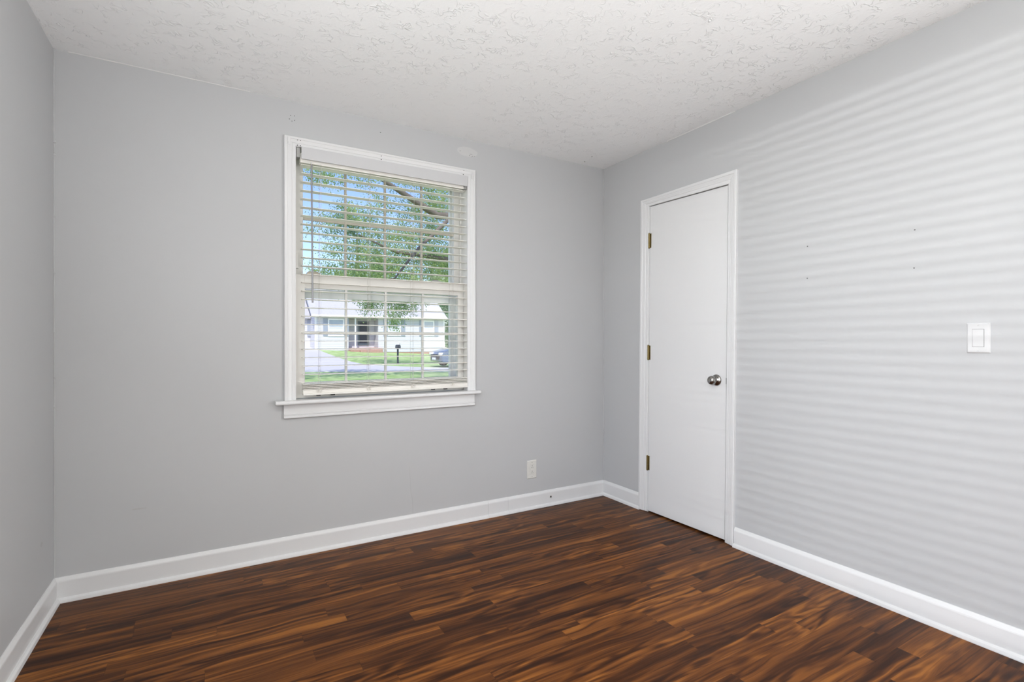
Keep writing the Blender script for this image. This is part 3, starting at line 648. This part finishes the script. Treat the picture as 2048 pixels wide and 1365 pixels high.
def house_window(x0, x1, z0, z1):
    b = new_bm(); w = 0.10
    box(b, x0, x0+w, FY-0.06, FY+0.02, z0, z1); box(b, x1-w, x1, FY-0.06, FY+0.02, z0, z1)
    for za, zb in ((z0, z0+w), (z1-w, z1), ((z0+z1)/2-.03, (z0+z1)/2+.03)): box(b, x0+w, x1-w, FY-0.06, FY+0.02, za, zb)
    f = obj('house_window', b, 'house_trim', hs)
    b = new_bm(); box(b, x0+w, x1-w, FY-0.03, FY-0.02, (z0+z1)/2, z1-w); obj('upper_pane', b, 'house_glass', f)
    b = new_bm(); box(b, x0+w, x1-w, FY-0.03, FY-0.02, z0+w, (z0+z1)/2); obj('lower_pane', b, 'curtain', f)
for x0, x1, z0, z1 in ((5.15, 6.40, 1.50, 2.90), (9.95, 11.05, 1.55, 2.90), (13.05, 14.06, 1.55, 2.90)): house_window(x0, x1, z0, z1)
for x0 in (4.80, 6.42, 9.58, 11.10, 12.70, 14.10):
    b = new_bm(); box(b, x0, x0+0.34, FY-0.05, FY+0.01, 1.52, 2.92, 0.01)
    for i in range(12): box(b, x0+0.04, x0+0.30, FY-0.062, FY-0.045, 1.60+i*0.108, 1.67+i*0.108)
    obj('shutter', b, 'shutter', hs)
b = new_bm(); box(b, 7.80, 8.72, FY+1.22, FY+1.31, 0.75, 2.78, 0.01); dr = obj('screen_door', b, 'screen_door', hs)
b = new_bm(); box(b, 7.90, 8.62, FY+1.20, FY+1.23, 1.75, 2.68); box(b, 7.90, 8.62, FY+1.20, FY+1.23, 0.95, 1.65); obj('screen', b, 'mailbox', dr)
b = new_bm(); box(b, 7.24, 7.34, FY-0.02, FY+0.08, 0.55, EZ); obj('porch_post', b, 'house_trim', hs)
b = new_bm(); box(b, 6.8, 9.4, FY-0.5, FY+1.3, -0.1, 0.56, 0.02); box(b, 7.5, 9.0, FY-0.9, FY-0.5, -0.1, 0.36, 0.02); obj('porch_step', b, 'brick', hs)

# mailbox
mx_, my_ = 7.66, 29.1; mz = gz(mx_, my_)
mb = thing('mailbox', (mx_, my_, mz), 'dark mailbox on a post at the lawn edge', 'mailbox')
b = new_bm(); box(b, mx_-0.05, mx_+0.05, my_-0.05, my_+0.05, mz-0.1, mz+1.0, 0.01); obj('post', b, 'mailbox', mb)
b = new_bm(); prism(b, [(-0.1, 1.0), (0.1, 1.0)]+[(0.1*math.cos(a), 1.13+0.1*math.sin(a)) for a in np.linspace(0, PI, 10)], lambda u, v, t: Vector((mx_+u, my_+t, mz+v)), -0.3, 0.22); obj('box', b, 'mailbox', mb)
b = new_bm(); box(b, mx_+0.1, mx_+0.115, my_-0.1, my_-0.06, mz+1.12, mz+1.32); obj('flag', b, 'grey_metal', mb)

# parked car, nose to the left
cx0, cyc = 8.15, 24.0; cz = gz(8.5, 24)+0.03
car = thing('car', (cx0+2.2, cyc, cz), 'dark slate car parked nose-left at the street edge', 'car')
side = [(0.02, 0.30), (0.0, 0.45), (0.02, 0.66), (0.10, 0.80), (0.28, 0.89), (0.75, 0.97), (1.25, 1.02), (1.95, 1.52), (2.25, 1.60), (3.4, 1.62), (4.0, 1.55), (4.35, 1.10), (4.45, 0.95), (4.5, 0.5), (4.45, 0.28), (3.9, 0.24), (0.3, 0.22)]
b = new_bm(); ws_ = [(-0.90, 0.86), (-0.80, 1.0), (0.80, 1.0), (0.90, 0.86)]
loops = []
for yy, s in ((-0.90, 0.0), (-0.84, 0.05), (0.84, 0.05), (0.90, 0.0)):
    lp = []
    for x, z in side:
        tuck = 0.17*max(0, (z-0.98)/0.6)
        y = yy*(1-tuck); nose = 0.10*(abs(yy)/0.9)**3 if x < 0.6 else 0
        lp.append(Vector((cx0+x+nose, cyc+y, cz+z+(s if z > 0.9 else 0)*0.5)))
    loops.append(lp)
hull_loops(b, loops); obj('body', b, 'car', car, smooth=35)
for s in (-1, 1):
    b = new_bm(); prism(b, [(1.42, 1.06), (2.02, 1.50), (3.4, 1.54), (3.9, 1.46), (4.15, 1.08)], lambda u, v, t: Vector((cx0+u, cyc+s*(0.90-0.17*max(0, (v-0.98)/0.6)*0.9+t), cz+v)), -0.02, 0.012)
    obj('side_window', b, 'car_glass', car)
b = new_bm(); hull_loops(b, [[Vector((cx0+1.30+d, cyc+sy*0.72, cz+1.07+e)) for sy in (-1, 1)]+[Vector((cx0+1.93+d, cyc+sy*0.66, cz+1.52+e)) for sy in (1, -1)] for d, e in ((0.02, 0), (-0.02, 0.03))]); obj('windshield', b, 'car_glass', car)
for s in (-1, 1):
    b = new_bm(); box(b, cx0+0.02, cx0+0.30, cyc+s*0.70-0.16, cyc+s*0.70+0.16, cz+0.66, cz+0.80, 0.03); obj('headlight', b, 'headlight', car)
b = new_bm(); box(b, cx0-0.02, cx0+0.1, cyc-0.5, cyc+0.5, cz+0.42, cz+0.70, 0.02); obj('grille', b, 'tire', car)
b = new_bm(); box(b, cx0-0.04, cx0+0.0, cyc-0.26, cyc+0.26, cz+0.40, cz+0.52, 0.005); obj('license_plate', b, 'headlight', car)
for x in (0.88, 3.62):
    for s in (-1, 1):
        b = new_bm(); lathe(b, [(-0.10, 0.24), (-0.11, 0.30), (-0.08, 0.335), (0.08, 0.335), (0.11, 0.30), (0.10, 0.24)], (cx0+x, cyc+s*0.82, cz+0.335), (0, 1, 0), 28); wh = obj('wheel', b, 'tire', car, smooth=40)
        b = new_bm(); lathe(b, [(-0.005, 0.235), (0.005, 0.225), (0.0, 0.12), (0.012, 0.05), (0.014, 0.0)], (cx0+x, cyc+s*0.92, cz+0.335), (0, s, 0), 24); obj('hubcap', b, 'grey_metal', wh)

# trees
def leaf_mesh(name, blobs, m, parent, size):
    P = []
    for c, r, n in blobs:
        n = int(n); d = rng.normal(size=(n, 3)); d /= np.linalg.norm(d, axis=1)[:, None]
        rad = rng.random(n)**(1/2.4); r = np.array(r if hasattr(r, '__len__') else (r, r, r*0.75))
        # small sprays of leaves instead of an even fog
        k = max(1, n//9); cen = d[:k]*rad[:k, None]; pick = rng.integers(0, k, n)
        P.append(np.array(c)+(cen[pick])*r + rng.normal(size=(n, 3))*size*1.6)
    P = np.concatenate(P); n = len(P)
    a = rng.normal(size=(n, 3)); a[:, 2] -= 0.35; a /= np.linalg.norm(a, axis=1)[:, None]
    t = rng.normal(size=(n, 3)); b_ = np.cross(a, t); b_ /= np.linalg.norm(b_, axis=1)[:, None]; nn = np.cross(a, b_)
    s = size*(0.6+0.8*rng.random(n))[:, None]
    V = np.stack([P, P+a*s*0.5+b_*s*0.28+nn*s*0.08, P+a*s, P+a*s*0.5-b_*s*0.28+nn*s*0.08], 1).reshape(-1, 3)
    off = np.array(WLOC[parent.name]); V = V-off
    i = np.arange(n)*4
    Fc = np.stack([i, i+1, i+2, i, i+2, i+3], 1).reshape(-1, 3)
    me = bpy.data.meshes.new(name); me.from_pydata(V.tolist(), [], Fc.tolist()); me.materials.append(M[m])
    o = bpy.data.objects.new(name, me); COL.objects.link(o); o.parent = parent; return o
def tree(loc, label, trunk_pts, trunk_r, limbs, blobs, m, size, group=None):
    t = thing('tree', loc, label, 'tree', group)
    b = new_bm(); tube(b, trunk_pts, trunk_r, 10); obj('trunk', b, 'bark', t, smooth=60)
    for pts, r in limbs:
        b = new_bm(); tube(b, pts, r, 7); obj('limb', b, 'bark', t, smooth=60)
    leaf_mesh('foliage', blobs, m, t, size); return t
tb = (4.7, 10.0, gz(4.7, 10))
limbs = [([(4.7, 10, 3.6), (3.6, 9.9, 4.6), (2.6, 9.8, 4.5), (1.6, 9.6, 4.9), (0.6, 9.4, 5.3)], [0.16, 0.13, 0.10, 0.07, 0.03]),
         ([(4.7, 10, 3.4), (3.4, 9.2, 4.3), (2.2, 8.0, 4.0), (1.0, 6.8, 3.0), (0.2, 6.3, 2.1)], [0.10, 0.08, 0.05, 0.03, 0.012]),
         ([(4.7, 10, 4.8), (3.6, 11, 6.4), (2.0, 11.5, 7.2)], [0.14, 0.09, 0.03]),
         ([(4.6, 10, 3.0), (3.2, 10.6, 3.5), (1.8, 10.8, 3.6), (0.8, 10.9, 4.0)], [0.08, 0.06, 0.04, 0.015])]
bl = []
def blob(u, v, Y, r, n): bl.append((tuple(at(u, v, Y)), r, n*4.2))
for u, v, Y, r, n in ((870, 430, 12, 0.7, 600), (890, 370, 12, 0.6, 400), (830, 480, 12, 0.7, 500), (760, 540, 12, 0.8, 600), (880, 530, 12, 0.8, 600), (700, 560, 12, .6, 350), (880, 400, 10.5, 0.60, 520), (850, 360, 10, 0.5, 300), (800, 355, 10.5, .5, 260), (730, 350, 10, .5, 220), (660, 350, 9.5, .45, 200), (625, 345, 9.5, .35, 110),
        (820, 420, 11, .5, 320), (760, 410, 11, .45, 200), (700, 420, 10, .35, 130), (740, 450, 11, .4, 200), (800, 470, 11, .55, 420), (870, 470, 11, .5, 420), (900, 520, 11, .5, 420),
        (840, 520, 11, .6, 520), (780, 520, 11, .6, 520), (720, 510, 11, .55, 420), (670, 500, 11, .35, 180), (690, 550, 11, .5, 380), (640, 540, 11, .35, 170), (750, 560, 11, .5, 420), (820, 560, 11, .5, 420), (880, 560, 11, .5, 420),
        (620, 460, 12, .18, 30), (650, 440, 12, .22, 50)): blob(u, v, Y, r, n)
hang = []
for u, v, Y, r, n in ((800, 600, 6.3, (.42, .25, .30), 330), (740, 605, 6.3, (.22, .2, .26), 120), (790, 640, 6.2, (.14, .12, .20), 60), (840, 590, 6.5, (.25, .2, .2), 120), (715, 588, 6.3, (.22, .2, .10), 60)): hang.append((tuple(at(u, v, Y)), r, n*9))
tr = None
up = [((-0.7, 4.1, 5.2), (1.3, 1.0, .5), 1300), ((0.6, 4.4, 5.4), (1.2, 1.0, .5), 1200)]  # unseen leaf blobs added to shade the hanging branch and the street
for c, r in (((-3.5, 12, 9.6), (1.9, 1.8, .7)), ((-0.5, 12.4, 9.6), (1.9, 1.8, .7)), ((2.5, 12.6, 9.6), (1.9, 1.8, .7)), ((-3.2, 15.0, 9.9), (1.7, 1.5, .6)), ((0, 14.7, 9.9), (1.7, 1.3, .6)), ((4.8, 12.6, 9.4), (1.7, 1.7, .7)), ((6.8, 13.5, 9.0), (1.7, 1.7, .7)), ((5.5, 18.6, 14), (2.2, 1.6, .8)), ((2.6, 19.6, 14.5), (1.8, 1.4, .8)), ((4.5, 10, 8.9), (2.2, 2.2, 1.2)), ((6.5, 11, 7.0), (2, 2, 1.5))): up.append((c, r, 620))
tr = tree(tb, 'leafy green tree close outside filling the upper panes', [(4.7, 10, tb[2]-0.1), (4.72, 10, 1.5), (4.68, 10, 3.6), (4.75, 10.1, 5.5), (4.6, 10.2, 7.5)], [0.34, 0.26, 0.22, 0.16, 0.06], limbs, bl, 'leaf', 0.05)
leaf_mesh('shade_foliage', up, 'leaf', tr, 0.24)
leaf_mesh('hanging_foliage', hang, 'leaf', tr, 0.036)
def far_tree(x, y, h, r, label, m='leaf_far', n=10000, low=0.30):
    z = gz(x, y); bs = []
    for _ in range(22):
        bs.append(((x+random.uniform(-r, r)*0.7, y+random.uniform(-r, r)*0.6, z+h*random.uniform(low, 0.95)), r*random.uniform(0.35, 0.6), n/22))
    tree((x, y, z), label, [(x, y, z-0.2), (x+.1, y, z+h*0.4), (x, y, z+h*0.85)], [0.35, 0.28, 0.08], [], bs, m, 0.26, 'trees behind the house across the street')
far_tree(21.2, 52, 12, 4.2, 'dark green tree behind the right end of the house', n=20000, low=0.06)
far_tree(12.4, 60, 17, 4.6, 'tall tree behind the house roof', n=12000)
